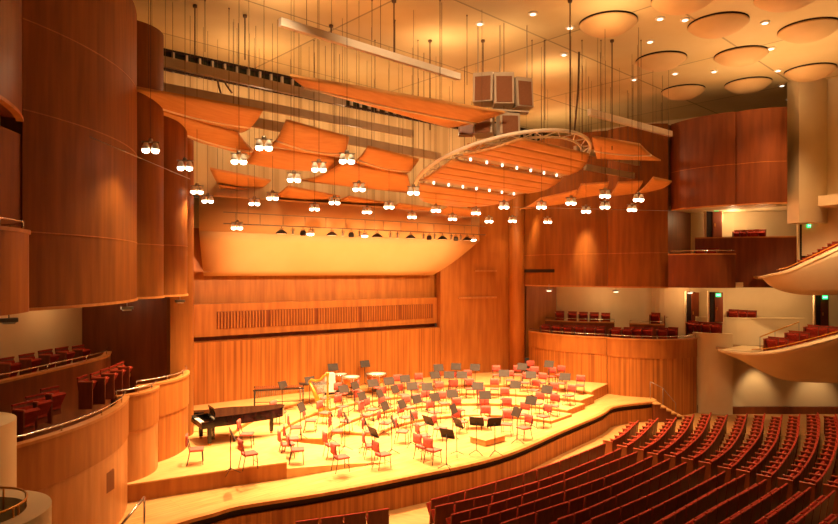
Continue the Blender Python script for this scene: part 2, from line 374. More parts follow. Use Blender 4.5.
balcony_thing('large bulging wood box front above the stage steps',RB2,-.8,2.3,M_wood,zband=1.55,matb=M_slat,deck=([Vector((7.9,25.6))]+offset(RB2,.13)[3:-3]+[Vector((11.1,25.4)),Vector((11,27.6)),Vector((9,28.2))],1.55))
balcony_thing('plain cream curved wall end right of the wood boxes',arc((11.3,25.6),(12.6,24.9),-.25),-.8,2.5,M_cream,rail=False)
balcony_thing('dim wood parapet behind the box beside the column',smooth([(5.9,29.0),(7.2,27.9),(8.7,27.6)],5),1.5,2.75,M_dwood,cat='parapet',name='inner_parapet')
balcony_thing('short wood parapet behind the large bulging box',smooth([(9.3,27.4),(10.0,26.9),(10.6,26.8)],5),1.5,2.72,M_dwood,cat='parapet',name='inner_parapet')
balcony_thing('cream parapet running right under the exit doorways',smooth([(11.75,26.35),(13.2,25.75),(15.9,25.5)],5),.9,3.08,M_cream,rail=False,cat='parapet',name='inner_parapet')
wallp('wall_right_box_wood',[Vector((5.0,28.9)),Vector((6.55,29.6))],.3,1,4.6,M_wood)
wallp('wall_right_box_cream',smooth([(6.4,29.8),(8.5,28.9),(10.7,28.5),(10.9,27.6),(13.2,26.6),(18.5,26.4)],6),.3,-.8,5,M_cream)
wallp('wall_right_stalls',[Vector((11.5,25.75)),Vector((12.3,25.2)),Vector((20,25.2))],.3,-.9,1.6,M_cream)
struct(MB().prism(band([Vector((11.4,25.4)),Vector((12.35,25.02)),Vector((20,25.02))],.14),-.9,-.45),'baseboard_right',M_dwood)
struct(MB().prism([Vector(p) for p in ((4.9,29),(7.9,25.8),(9.9,24.6),(11.9,24.0),(16,24),(20,28),(20,31),(5,31))],4.42,4.6),'ceiling_right_box_soffit',M_cream)
balcony_thing('small dark wood box with flat rail in the right recess',arc((9.62,23.95),(11.95,23.4),-.35),4.4,5.68,M_dwood,rail=True)
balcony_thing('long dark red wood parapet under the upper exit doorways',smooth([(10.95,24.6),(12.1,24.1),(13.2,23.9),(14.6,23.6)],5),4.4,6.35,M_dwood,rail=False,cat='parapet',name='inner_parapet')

# prow shaped balconies on the right
def prow(label,rim,bot,capd):
    r=tag(empty('prow_balcony'),label,'balcony')
    rim=smooth(rim,6); bot=smooth(bot,6); rows=[]
    for a,b_ in zip(rim,bot):
        row=[]
        for j in range(7):
            s_=j/6; q=a.lerp(b_,s_); d=Vector((-.25,-1,0)).normalized(); q+=d*(.14*math.sin(PI*s_)*min(1,(a-b_).length/1.2)); row.append(q)
        rows.append(row)
    MB().grid(rows,(.04,.1,0)).build('hull',M_cream,r,S)
    cap=[[a+Vector((0,-.0,0)),a+Vector((.05,.30,-.0))] for a in rim]
    MB().grid(cap,(0,0,-.06)).build('rim_cap',M_cream,r,S)
    inn=[[a+Vector((.05,.30,0)),a.lerp(b_,.3)+Vector((.1,.45,0))] for a,b_ in zip(rim,bot)]
    MB().grid(inn,(0.0,.03,0)).build('inner_wall',M_dwood,r,S)
    dk=[[a.lerp(b_,.3)+Vector((.1,.45,0)),a.lerp(b_,.3)+Vector((1.2,3.2,.1))] for a,b_ in zip(rim,bot)]
    MB().grid(dk,(0,0,-.08)).build('deck',M_cork,r,S)
    MB().tube([a+Vector((.1,.28,.10)) for a in rim[8:]],.02).build('handrail',M_brass,r,S)
    return r
prow('lower cream prow shaped balcony jutting in over the stalls',
     [PY(720,350,23.8),PY(745,353,22.8),PY(770,352,21.8),PY(800,346,20.9),PY(838,336,20),PY(905,318,18.8)],
     [PY(721,352,23.9),PY(742,361,23.6),PY(765,373,23.4),PY(790,381,23.1),PY(838,383,22.6),PY(905,383,22)],0)
prow('upper cream prow shaped balcony with lit tip and red seats',
     [PY(761,277,22.4),PY(773,274,21.6),PY(790,270,20.8),PY(812,260,20),PY(838,248,19.2),PY(905,216,17.8)],
     [PY(762,278,22.5),PY(771,286,22.3),PY(785,292,22.1),PY(805,295,21.8),PY(838,295,21.3),PY(905,293,20.5)],0)
# tip tops
tp=MB().prism([P(720,350,1.98)[:2],P(745,353,1.9)[:2],P(770,353,1.9)[:2],P(776,349,1.9)[:2],P(742,345.5,1.98)[:2]],1.93,1.99); tp.build('tip_cap',M_cream,[x for x in bpy.data.objects if x.get('label','').startswith('lower cream prow')][0],S)
# left boxes
LB1=arc((-6.35,9.3),(-6.3,13.45),-.45,18); LB2=arc((-6.5,13.35),(-6.15,14.65),-.22); LB3=arc((-6.6,14.55),(-6.35,17.0),-.42,16)
balcony_thing('large near wood box front at the lower left with small hatch',LB1,-.9,2.3,M_wood,zband=1.5,matb=M_lwood,deck=([Vector((-6.45,9.2))]+offset(LB1,.13)[2:-2]+[Vector((-8,13.6)),Vector((-8,9.2))],1.45))
balcony_thing('narrow middle wood box front on the left side of the stage',LB2,-.1,2.3,M_wood,zband=1.5,matb=M_lwood,deck=([Vector((-8,13.4)),Vector((-6.5,13.5)),Vector((-6.3,14.5)),Vector((-8,14.5))],1.45))
balcony_thing('far left wood box front meeting the stage pilaster',LB3,-.1,2.3,M_wood,zband=1.5,matb=M_slat,deck=([Vector((-8,14.4)),Vector((-6.6,14.6))]+offset(LB3,.13)[3:-3]+[Vector((-6.6,17.2)),Vector((-8,17.2))],1.45))
lbx=[x for x in bpy.data.objects if x.get('label','').startswith('large near wood box')][0]
MB().bar((-5.93,11.35,1.0),(-5.91,12.0,1.0),.03,.38).build('hatch',M_dwood,lbx,S)
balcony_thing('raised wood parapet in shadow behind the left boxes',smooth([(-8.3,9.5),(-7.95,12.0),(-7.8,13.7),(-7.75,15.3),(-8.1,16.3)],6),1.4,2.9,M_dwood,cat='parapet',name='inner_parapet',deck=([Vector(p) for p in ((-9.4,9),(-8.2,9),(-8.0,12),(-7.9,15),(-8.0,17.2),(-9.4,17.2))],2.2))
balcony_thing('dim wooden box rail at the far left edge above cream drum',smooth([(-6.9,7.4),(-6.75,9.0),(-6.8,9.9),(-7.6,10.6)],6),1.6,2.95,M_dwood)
def cream_drum(label,c,r,z0,z1,rail):
    e=tag(empty('cream_drum_box'),label,'box balcony')
    a=[Vector((c[0]+r*math.cos(q),c[1]+r*math.sin(q))) for q in [2*PI*i/90 for i in range(90)]]
    b_=[Vector((c[0]+(r-.26)*math.cos(q),c[1]+(r-.26)*math.sin(q))) for q in [2*PI*i/90 for i in range(90)]]
    m=MB(); rows=[[(*p,z0),(*p,z1),(*q_,z1),(*q_,z1-.5)] for p,q_ in zip(a+[a[0]],b_+[b_[0]])]
    m.grid(rows,smooth=False); m.build('drum_wall',M_cream,e,S)
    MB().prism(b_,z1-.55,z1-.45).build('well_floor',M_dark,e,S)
    if rail:
        MB().tube([(*q_,z1+.12) for q_ in b_],.014,closed=True).build('handrail',M_brass,e,S)
        for q_ in b_[::11]: MB().tube([(*q_,z1-.2),(*q_,z1+.12)],.012).build('rail_post',M_brass,e,S)
    return e
cream_drum('cream drum shaped box end at the left edge, upper one',(-6.95,9.15),.85,-.9,2.75,False)
cream_drum('cream drum shaped box with brass rail in the bottom left corner',(-5.3,7.3),.84,-.9,2.14,True)
balcony_thing('tan curved box front jutting in at the left edge above',arc((-5.6,6.6),(-5.35,8.4),-.2)+arc((-5.35,8.45),(-6.2,9.2),-.15)[1:],4.45,5.56,M_wood)

# ceiling with domes
struct(MB().prism([Vector(p) for p in ((-12,4),(22,4),(22,34),(9.6,33.9),(UA.x,UA.y),(-12,16.5))],12,12.2),'ceiling',M_ceil)
dome_px=[(608,22,57,'large plaster dome lowest numbered nearest the ceiling spot row, left front'),(684,-3,53,''),(718,23,54,''),(661,59,49,''),(741,54,49,''),(683,90,43,''),(748,83,44,''),(809,28,52,''),(789,-6,46,''),(810,70,44,'')]
dome_lab=['big plaster ceiling dome furthest left in the front row','plaster dome cut off by the top edge, left of centre','large plaster dome lit at its edge in middle front','shallow dome left of the centre, second row','dome in the very middle of the ceiling group','small dome furthest back on the left','small dome furthest back in the middle','dome near the right edge in the front','dome cut off by the top edge near right corner','small dome furthest right beside the picture edge']
proto=None
for (px,py,w,_),lb in zip(dome_px,dome_lab):
    c=P(px,py,12)
    if proto is None:
        proto=empty('ceiling_dome'); R=.79*S
        pr=[(R*q,-.05*S-.30*S*(1-q**2.6)) for q in [1,.96,.9,.82,.72,.6,.45,.3,.15,.01]]
        MB().lathe(pr,n=36).build('bowl',M_dome,proto)
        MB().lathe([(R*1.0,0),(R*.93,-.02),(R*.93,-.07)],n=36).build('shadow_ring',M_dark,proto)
        d=proto
    else: d=copy_tree(proto)
    d.location=M((c.x,c.y,12)); tag(d,lb,'ceiling dome','plaster domes on the ceiling')
# ceiling downlights
dl=[(480,23),(533,13),(570,27),(564,54),(660,18),(685,19),(765,22),(714,71),(675,73),(650,41),(634,79),(771,48),(778,70),(782,85),(789,99),(822,94)]
proto=None
for i,(px,py) in enumerate(sorted(dl)):
    c=P(px,py,12)
    if proto is None:
        proto=empty('ceiling_downlight'); MB().lathe([(.16,0),(.16,-.04),(.11,-.05)],n=16).build('rim',M_white,proto); MB().lathe([(.09,-.03),(.09,-.06)],n=12).build('lens',M_down,proto); d=proto
    else: d=copy_tree(proto)
    d.location=M((c.x,c.y,12)); tag(d,'small round ceiling downlight, %s from the left of all'%nth(i+1),'downlight','ceiling downlights')

# ---------------------------------------------------------------- canopy
def cloud(label,px,z,sag=.25,edge=True,n=10,seams=0):
    if not isinstance(z,(list,tuple)): z=[z]*4
    a,b_,c,d=[P(x,y,zz) for (x,y),zz in zip(px,z)]
    ce=(a+b_+c+d)/4; r=tag(empty('acoustic_cloud',M(ce)),label,'reflector panel','curved wooden canopy panels over the stage')
    rows=[]
    for i in range(n+1):
        t=i/n; l=a.lerp(d,t); rr=b_.lerp(c,t); row=[]
        for j in range(n+1):
            s_=j/n; q=l.lerp(rr,s_); q.z-=sag*math.sin(PI*t)*(.6+.4*math.sin(PI*s_)); row.append(q-ce)
        rows.append(row)
    MB().grid(rows,(0,0,.05)).build('panel_sheet',M_panel,r,S)
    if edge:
        k=int(n*.55); e=MB(); e.tube([p+Vector((0,0,.005)) for p in rows[k]],.04,6); e.build('seam_glow',M_seamglow,r,S)  # white tube paints the lamp light caught along the panel seam
    for q in (rows[1][1],rows[1][-2],rows[-2][1],rows[-2][-2]): MB().tube([q,(q.x,q.y,12-ce.z)],.005,4).build('hanger',M_cable,r,S)
    return r
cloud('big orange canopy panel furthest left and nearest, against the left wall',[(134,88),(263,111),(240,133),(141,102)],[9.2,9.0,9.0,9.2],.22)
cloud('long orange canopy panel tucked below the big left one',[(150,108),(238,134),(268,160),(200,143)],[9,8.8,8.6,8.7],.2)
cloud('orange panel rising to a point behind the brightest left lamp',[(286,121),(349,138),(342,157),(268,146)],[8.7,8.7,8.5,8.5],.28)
cloud('orange panel below the pointed one, left centre',[(256,147),(345,160),(313,170),(240,163)],[8.4,8.4,8.2,8.2],.25,False)
cloud('small orange panel alone at the left before cream wall',[(210,169),(271,181),(255,191),(220,187)],8.0,.1,False)
cloud('smallest darker panel hanging just under the small left one',[(219,186),(253,191),(240,199),(223,194)],7.8,.06,False)
cloud('low orange panel above the row of spotlights on the left',[(288,187),(340,197),(318,208),(261,202)],7.7,.15,False)
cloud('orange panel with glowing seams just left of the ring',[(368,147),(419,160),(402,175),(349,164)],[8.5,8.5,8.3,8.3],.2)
cloud('wide orange panel between the left lamps and the ring',[(342,164),(408,176),(414,194),(298,181)],8.15,.2,False)
cloud('low orange panel in the middle above the spotlight row',[(349,197),(390,204),(374,214),(308,208)],7.65,.14,False)
cloud('low panel left below the ring, partly hidden by lamps',[(400,204),(436,209),(422,219),(366,217)],7.5,.1,False)
cloud('low panel directly below the ring before cream shell',[(448,207),(480,211),(478,218),(428,215)],7.4,.08,False)
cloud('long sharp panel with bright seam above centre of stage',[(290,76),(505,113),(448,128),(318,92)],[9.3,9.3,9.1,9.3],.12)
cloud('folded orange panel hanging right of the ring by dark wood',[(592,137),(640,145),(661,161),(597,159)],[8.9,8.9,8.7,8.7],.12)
cloud('small orange panel right of the ring, leftmost of three',[(581,185),(609,183),(605,194),(571,200)],7.9,.1,False)
cloud('small orange panel right of the ring, middle of three',[(618,183),(643,182),(634,194),(609,197)],8.0,.1,False)
cloud('small orange panel at far right, rightmost of three',[(653,178),(672,182),(657,190),(635,195)],8.1,.1,False)
cloud('slim low panel right below the ring edge',[(540,199),(577,191),(571,203),(520,210)],7.7,.1,False)
# elliptical ring with three slatted bands
rc_=Vector((2.66,19.9,8.22)); RR=2.82; tl=math.radians(16)
U=Vector((math.cos(AX),math.sin(AX),0)); V0=Vector((math.sin(AX),-math.cos(AX),0)); Wd=(V0*math.cos(tl)+Vector((0,0,math.sin(tl)))).normalized(); Nn=U.cross(Wd).normalized()
if Nn.z<0: Nn=-Nn
ring=tag(empty('canopy_ring',M(rc_)),'white round truss ring holding three bands of slatted wood panels','canopy ring')
def rp(a,b_,h=0): return U*a+Wd*b_+Nn*h
MB().tube([rp(RR*math.cos(q),RR*math.sin(q),.03) for q in [2*PI*i/72 for i in range(72)]],.055,8,closed=True).build('outer_hoop',M_white,ring,S)
MB().tube([rp((RR-.28)*math.cos(q),(RR-.28)*math.sin(q),-.04) for q in [2*PI*i/72 for i in range(72)]],.035,8,closed=True).build('lower_hoop',M_white,ring,S)
st=MB()
for i in range(24):
    q=2*PI*i/24; q2=2*PI*(i+.5)/24
    st.tube([rp(RR*math.cos(q),RR*math.sin(q)),rp((RR-.28)*math.cos(q2),(RR-.28)*math.sin(q2),-.04),rp(RR*math.cos(q+2*PI/24),RR*math.sin(q+2*PI/24))],.018,5)
st.build('truss_webbing',M_white,ring,S)
for k in range(3):
    b0=-2.76+k*1.76; b1=b0+1.42
    for part in range(4):
        c0=b0+(b1-b0)*part/4+.008; c1=b0+(b1-b0)*(part+1)/4-.008
        rows=[]
        for i in range(5):
            bb=c0+(c1-c0)*i/4; t=(bb-b0)/(b1-b0); hl=math.sqrt(max((RR-.06)**2-bb*bb,.02))
            rows.append([rp(-hl+2*hl*j/14,bb,-.13-.10*math.sin(PI*t)) for j in range(15)])
        MB().grid(rows,Nn*.05).build('wood_slat',M_panel,ring,S)
for k in range(2):
    bb=-2.76+1.59+k*1.76; hl=math.sqrt((RR-.1)**2-bb*bb); m=MB()
    m.bar(rp(-hl,bb,-.06),rp(hl,bb,-.06),.34,.04)
    m.build('lamp_trough',M_beam,ring,S)
    for j in range(7):
        a=-hl+2*hl*(j+.7)/7.4; c=rp(a,bb,-.13); l=MB(); l.lathe([(.03,.05),(.036,.0),(.03,-.03),(.012,-.04)],c,10); o=l.build('ring_lamp',M_down,ring,S)
for a in (-1.9,0,1.9):
    for b_ in (-1.7,1.7):
        q=rp(a,b_); MB().tube([q,(q.x,q.y,12-rc_.z)],.010,4).build('hanger',M_cable,ring,S)

# long beams
def beam(label,a,b_,z,h,w=.12,mat=M_beam):
    p=P(*a,z); q=P(*b_,z); r=tag(empty('ceiling_beam',M((p+q)/2)),label,'beam'); ce=(p+q)/2
    MB().bar(p-ce,q-ce,w,h).build('beam_body',mat,r,S)
    for t in (.12,.5,.88):
        c=p.lerp(q,t)-ce; MB().tube([c,(c.x,c.y,12-ce.z)],.007,4).build('hanger',M_cable,r,S)
    return r
beam('bright ended white beam crossing high above the stage centre',(280,22),(459,77),10.2,.17,mat=M_white)
beam('long grey beam just below the dark clerestory strip',(143,57),(345,102),10.4,.26)
beam('second long grey beam behind the big left canopy panel',(149,85),(413,134),9.9,.24)
beam('third grey beam lower behind the left canopy panels',(200,112),(440,157),9.3,.28)
beam('pale beam at right running up to the dark wood panels',(589,112),(671,134),10.0,.20,mat=M_white)
beam('pale beam behind the folded right hand panel',(575,149),(671,170),9.3,.22)
beam('short pale beam just right of the ring',(585,167),(634,176),8.8,.22)

# loose cables and suspension rods from the ceiling
rods=[(205,0,52),(229,8,90),(245,15,60),(195,5,60),(299,30,130),(314,52,150),(331,25,40),(394,0,62),(395,20,60),(440,0,100),(467,15,85),(483,40,80),(532,60,80),(570,0,135),(601,60,160),(641,120,170),(582,80,160),(545,75,120),(612,90,150),(430,85,130),(418,75,110),(375,55,90),(372,0,40)]
for i,(x,y0,y1) in enumerate(sorted(rods)):
    top=P(x,min(y0,40)+0,12); bot=PY(x,y1,top.y)
    c=tag(MB().tube([(0,0,0),(0,0,(bot.z-12))],.009 if i%3 else .018,5).lathe([(.06,0),(.06,-.06)] if i%3==0 else [(.02,0),(.02,-.03)],n=8).build('suspension_rod',M_cable,scale=S,loc=M((top.x,top.y,12))),'thin dark suspension rod from the ceiling, %s counted from the left'%nth(i+1),'suspension rod','thin rods hanging from the ceiling')
for (pts,lb) in (([(217,70),(218,82),(221,94)],'short loose black cable hanging below the clerestory, left one'),([(224,68),(225,82),(232,93)],'loose hooked black cable hanging below the clerestory, right one'),([(579,52),(578,90),(574,136)],'long dark cable hanging down to the ring')):
    w=[PY(x,y,18.5) for x,y in pts]; tag(MB().tube([p for p in smooth(w,5)],.03,6).build('loose_cable',M_cable,scale=S),lb,'cable')

# speaker cluster
sc=tag(empty('speaker_cluster',M(PY(502,95,17.5))),'hanging cluster of pale loudspeaker cabinets above the ring','speaker cluster')
base=PY(502,95,17.5)
for i,(x,y,w,h,yaw) in enumerate([(484,90,20,30,-.25),(503,91,20,32,0),(521,95,18,30,.3),(484,125,19,22,-.25),(508,126,20,22,.1)]):
    c=PY(x,y,17.5+(.15 if i in (0,2) else 0))-base; w*=17.5/F; h*=17.5/F
    cb=MB().box(c,(w,.5,h),rz=yaw,rx=-.1).build('cabinet',M_beam,sc,S,bevel=.01)
    MB().box(c+Vector((math.sin(yaw)*.26,-math.cos(yaw)*.26,-.02)),(w*.78,.03,h*.82),rz=yaw,rx=-.1).build('speaker_front',M_spk,cb,S)
m=MB()
for x in (478,500,527): 
    q=PY(x,78,17.6)-base; m.tube([q,(q.x,q.y,12-base.z)],.015,5)
m.tube([PY(476,75,17.7)-base,PY(530,80,17.7)-base],.03,6); m.build('rigging',M_steel,sc,S)
MB().bar(PY(476,110,17.4)-base,PY(528,113,17.4)-base,.3,.05).build('shelf_frame',M_beam,sc,S)
MB().box(PY(466,127,18)-base,(.42,.4,.5)).build('dark_cabinet',M_dwood,sc,S)

# hanging lamp clusters
lamps=[(150.6,148.6),(185,166.5),(197,190.6),(207.7,200),(239,160),(264,146),(294,178.5),(319,168),(272.6,197),(254.4,202.6),(314.5,208),(334.5,201.6),(237,226.7),(347,159.6),(359,188),(389,206),(367,211),(413.5,191.6),(436,209.5),(412,216),(452.6,218),(476,212),(489,220.5),(512.5,220),(541.5,206),(547.7,221),(571,202),(586,210.4),(605,194.7),(605,206),(632,208.7),(638.6,198.6),(504,206)]
lamps.sort()
proto=None; lamp_pos=[]
for i,(px,py) in enumerate(lamps):
    z=6.3 if px<240 and py>220 else 7.45-(py-145)*.0065; p=P(px,py,z); lamp_pos.append(p)
    if proto is None:
        proto=empty('pendant_lamp_cluster')
        MB().box((0,0,.16),(.42,.05,.03)).build('crossbar',M_steel,proto)
        for k,dx in enumerate((-.11,.11)):
            b_=MB().lathe([(.045,.15),(.085,.06),(.095,-.02)],(dx,0,0),12).build('lamp_shade',M_white,proto)
            MB().lathe([(.088,-.02),(.095,-.05),(.075,-.10),(.02,-.12)],(dx,0,0),12).build('bulb',M_bulb,b_)
        MB().lathe([(.05,.24),(.06,.17),(.05,.15)],n=10).build('junction_box',M_steel,proto); d=proto
    else: d=copy_tree(proto)
    d.location=M(p); d.rotation_euler=(0,0,AX*.3)
    MB().tube([(0,0,.2),(0,0,(12*S-p.z*S))],.007,5).build('drop_rod',M_cable,d)
    d.scale=(1.08 if py<175 else 1,)*3 if False else (1,1,1)
    tag(d,'twin bulb pendant lamp cluster, %s from the left under the canopy'%nth(i+1),'pendant lamp','twin bulb lamps hanging under the canopy')
for lb,x,y,z in (('small box lamp under the large left wall panel',127,308,4.25),('small box lamp under the slim left wall panel',180,301,4.22),('pale round lamp under the slotted right panel',549,290,4.25),('pale round lamp under the lit right panel',616,291,4.22),('pale lamp under the dark right hand box',690,292,4.2),('small lamp under the tan box at left edge',9,320,4.3)):
    p=P(x,y,z); r=tag(empty('soffit_lamp',M(p)),lb,'soffit lamp'); MB().box((0,0,0),(.28,.2,.07),rz=.6).build('lamp_body',M_steel,r); MB().box((0,0,-.05),(.2,.13,.04),rz=.6).build('lens',M_down if x>500 else M_white,r); MB().tube([(0,0,.03),(0,0,(4.5-z)*S)],.012).build('stem',M_steel,r)
# theatrical fixtures row
def wl(px): # line of the pipe in plan
    t=(px-235)/(472-235); return P(237,224,6.5).lerp(P(478,234.5,6.55),t)
pa,pb=wl(225),wl(482)
pp=tag(empty('lighting_pipe',M(pa)),'long thin double pipe carrying the spotlights above the back','lighting pipe')
MB().tube([(0,0,0),pb-pa],.02,6).build('lower_pipe',M_steel,pp,S); MB().tube([(0,0,.35),pb-pa+Vector((0,0,.35))],.015,6).build('upper_pipe',M_steel,pp,S)
m=MB()
for k in range(14):
    c=(pb-pa)*(k+.5)/14; m.tube([c,c+Vector((0,0,.35))],.01,4)
for k in (1,7,13): c=(pb-pa)*(k)/14; m.tube([c,(c.x,c.y,12-pa.z)],.008,4)
m.build('droppers',M_steel,pp,S)
fx=[(269.6,2),(287.6,1),(313,2),(331,1),(356.5,2),(391.6,2),(412.4,1),(428,2),(444,1),(458,2),(279,0),(296,0),(323,0),(339,0),(370,0),(377.6,0),(406,0),(418.6,0),(438.7,0),(449.6,0),(294,3),(344,3),(466,3)]
protos={}; fx.sort()
for i,(x,k) in enumerate(fx):
    t=(x-225)/(482-225); p=pa.lerp(pb,t)
    if k not in protos:
        e=empty({0:'profile_spotlight',1:'fresnel_spotlight',2:'scoop_floodlight',3:'lit_floodlight'}[k])
        MB().tube([(0,0,0),(0,0,-.1)],.012,5).tube([(-.07,0,-.2),(-.07,0,-.1),(.07,0,-.1),(.07,0,-.2)],.01,5).build('yoke',M_black,e)
        if k==0: MB().lathe([(.03,.12),(.045,.0),(.06,-.1)],(0,0,-.22),10).build('body',M_steel,e); MB().lathe([(.052,-.1),(.052,-.11)],(0,0,-.22),10).build('lens',M_white,e)
        elif k==1: MB().lathe([(.06,.1),(.12,.04),(.13,-.08),(.11,-.12)],(0,0,-.24),12).build('body',M_black,e); MB().lathe([(.1,-.12),(.1,-.13)],(0,0,-.24),12).build('lens',M_glass,e)
        elif k==2: MB().lathe([(.04,.1),(.15,.03),(.24,-.05),(.24,-.08)],(0,0,-.24),14).build('body',M_black,e); MB().lathe([(.2,-.08),(.16,-.09)],(0,0,-.24),14).build('lens',M_white,e)
        else: MB().lathe([(.06,.1),(.14,.03),(.16,-.03)],(0,0,-.24),14).build('body',M_white,e); MB().lathe([(.15,-.03),(.14,-.09),(.06,-.12)],(0,0,-.24),14).build('lens',M_bulb,e)
        protos[k]=e; d=e
    else: d=copy_tree(protos[k])
    d.location=M(p); nm=['slim grey profile spotlight','round black fresnel spotlight','wide black scoop floodlight','glowing white floodlight'][k]
    tag(d,'%s on the back pipe, %s fixture from the left'%(nm,nth(i+1)),'spotlight','spotlights on the back pipe')
tag(MB().tube([PY(90,137,10.5),PY(190,179,16)],.008,4).build('thin_wire',M_steel,scale=S),'thin taut wire crossing in front of the left wall panels','wire')
tag(MB().tube([PY(513,207,22),PY(676,211,21)],.01,4).build('thin_wire',M_steel,scale=S),'thin taut wire crossing before the right wall panels','wire')

# ---------------------------------------------------------------- doors and exit signs
def door(name,x0,x1,y0,y1,Y,sign,lab):
    a=PY(x0,y1,Y); b_=PY(x1,y0,Y); w=b_.x-a.x; c=(a+b_)/2
    d=tag(empty(name,M((c.x,c.y,a.z))),None,None,kind='structure')
    h=b_.z-a.z
    MB().box((0,.0,h/2),(w+.12,.10,h+.06)).build('door_frame',M_cream,d,S)
    MB().box((-w*.14,-.06,h/2),(w*.72,.03,h)).build('reveal',M_dark,d,S)
    MB().box((w*.18,-.09,h/2),(w*.62,.03,h*.98)).build('door_leaf',M_door,d,S)
    MB().box((w*.0,-.12,h*.45),(.03,.03,.12)).build('door_handle',M_brass,d,S)
    if sign:
        s=tag(empty('exit_sign',M((c.x,Y-.25,b_.z-.12))),lab,'exit sign')
        MB().box((0,0,0),(.24,.04,.18)).build('sign_body',M_exit,s)
        cu=bpy.data.curves.new('EXIT','FONT'); cu.body='EXIT'; cu.size=.10; cu.align_x='CENTER'; cu.align_y='CENTER'; cu.extrude=.004
        to=bpy.data.objects.new('t',cu); me=bpy.data.meshes.new_from_object(to); bpy.data.objects.remove(to)
        me.materials.clear(); me.materials.append(M_exitl); l=bpy.data.objects.new('lettering',me); C.objects.link(l); l.parent=s; l.location=(0,-.025,0); l.rotation_euler=(PI/2,0,0)
door('door_1',706,721,207,240,25.2,True,'green exit sign over the high doorway under the dark panels')
door('door_2',799,812,223,262,23.2,True,'green exit sign by the doorway behind the upper prow balcony')
door('door_3',686,698,292,330,26.6,False,'')
door('door_4',709,722,292,322,25.9,True,'green exit sign in the box level doorway, leftmost low one')
door('door_5',815,827,294,330,24.6,True,'green exit sign under the upper prow balcony')

# ---------------------------------------------------------------- steps
st=tag(empty('stage_steps',M((9.1,23.9,-.72))),'short flight of pale steps with thin rail from stage to stalls','steps')
for i,(x,y) in enumerate([(656.5,403),(662,406.4),(667,409.5),(672.5,412.5),(677.5,415)]):
    z=-.02-.14*i; q=P(x,y,z); q=q-Vector((9.1,23.9,-.72))
    MB().box((q.x,q.y+.12,q.z-.02),(.28,.55,.04)).build('tread',M_floor,st,S); MB().box((q.x,q.y+.14,(q.z-.04)/2-.0),(.24,.5,max(q.z-.04,.02))).build('step_block',M_dwood,st,S)
MB().tube([(.0,.5,1.4),(.5,.5,1.15),(1.0,.5,.55),(1.0,.5,0)],.012).tube([(.0,.5,1.4),(0,.5,.72)],.012).tube([(.5,.5,1.15),(.5,.5,.3)],.012).build('handrail',M_steel,st,S)

# ---------------------------------------------------------------- stalls floor + seats
BT=.9/S*.93; ZF=lambda k: -.72+.05*k
rowpx={0:[(290,522),(373,510.5),(418,502),(460,491.5),(500,480),(520,474),(560,460.5),(604.6,442.7),(622,434.5),(639,419)],
1:[(373,520),(426,508),(500,491.5),(560,473),(620,448),(638,437),(658,417)],
2:[(440,517),(500,501),(560,481.5),(600,465.8),(636,451.5),(655,441),(667,429),(675.6,416.8)],
3:[(450,524),(500,511.6),(600,478),(651,455.7),(671.8,443),(685.5,429),(693,414)],
4:[(500,523),(600,489.4),(668,458.5),(688.5,444.8),(702,430.5),(710,412.5)],
5:[(545,523),(600,502.3),(685.5,461.5),(705,449),(717.6,432.8),(727,413)],
6:[(580,523),(660,489),(704,465.3),(726,450),(739,433),(746,413.7)],
7:[(616.5,523.8),(657,505),(723.5,471),(744,453),(759,433.6),(763.7,413.7)],
8:[(655.8,523),(720,486.5),(743,474),(762.7,457),(775.6,438),(781,415)],
9:[(688.8,523),(720,504),(764.6,479),(782.5,460),(795.5,438),(798.6,414)],
10:[(724.7,521.7),(785.7,483),(804.7,464),(815.4,443),(818.4,423),(816.4,412)],
11:[(759,522.5),(808.7,487),(826,468),(835,446),(837.5,427.5),(834,413)],
12:[(793,522.5),(833,490),(848,472),(856,450),(858,430),(853,414)],
13:[(827,522.5),(858,496),(872,476),(878,452),(879,432),(873,415)]}
aisle={0:(604.6,617),1:(620,633),2:(636,650),3:(651,667),4:(668,683),5:(685.5,700),6:(704,717),7:(723.5,738),8:(743,757),9:(764.6,777),10:(785.7,798),11:(808.7,821),12:(833,844),13:(858,870)}
def resample(c,step,a=None):
    out=[]; acc=0; out.append(c[0].copy()); 
    for i in range(1,len(c)):
        seg=(c[i]-c[i-1]).length; d=0
        while acc+seg-d>=step:
            d+=step-acc; acc=0; out.append(c[i-1].lerp(c[i],d/seg))
        acc+=seg-d
    return out
curves={}
for k,pts in rowpx.items():
    w=[P(x,y,ZF(k)+BT).to_2d() for x,y in pts]
    w=smooth(w,8)
    curves[k]=w
def ext(c,a,b_):
    return [c[0]+(c[0]-c[1]).normalized()*a]+c+[c[-1]+(c[-1]-c[-2]).normalized()*b_]
def relax(c,n=24):
    L=[0]
    for i in range(1,len(c)): L.append(L[-1]+(c[i]-c[i-1]).length)
    out=[]
    for i in range(n+1):
        s_=L[-1]*i/n; j=max(1,next((q for q in range(len(L)) if L[q]>=s_-1e-9),len(L)-1)); out.append(c[j-1].lerp(c[j],(s_-L[j-1])/max(L[j]-L[j-1],1e-9)))
    return out
fl=MB()
fl.prism([Vector(p) for p in ((-9,8),(9,8),(20,12),(20,25.3),(-3,25.3),(-9,16))],-.80,-.735)
struct(fl,'floor_house',M_carpet)
seat_up=tag(empty('terraced_floor'),'stepped stalls floor rising away from the stage beneath the seat rows','terraced floor')
for k in range(1,14):
    a=relax(ext(offset(curves[k],.30),1.5,0.0)); 
    # strip reaches under the next rows
    b_=relax(ext(offset(curves[k],-.55 if k<13 else -2.5),1.5,0.0))
    MB().prism(a+list(reversed(b_)),-.79,ZF(k)).build('floor_terrace',M_cork,seat_up,S)
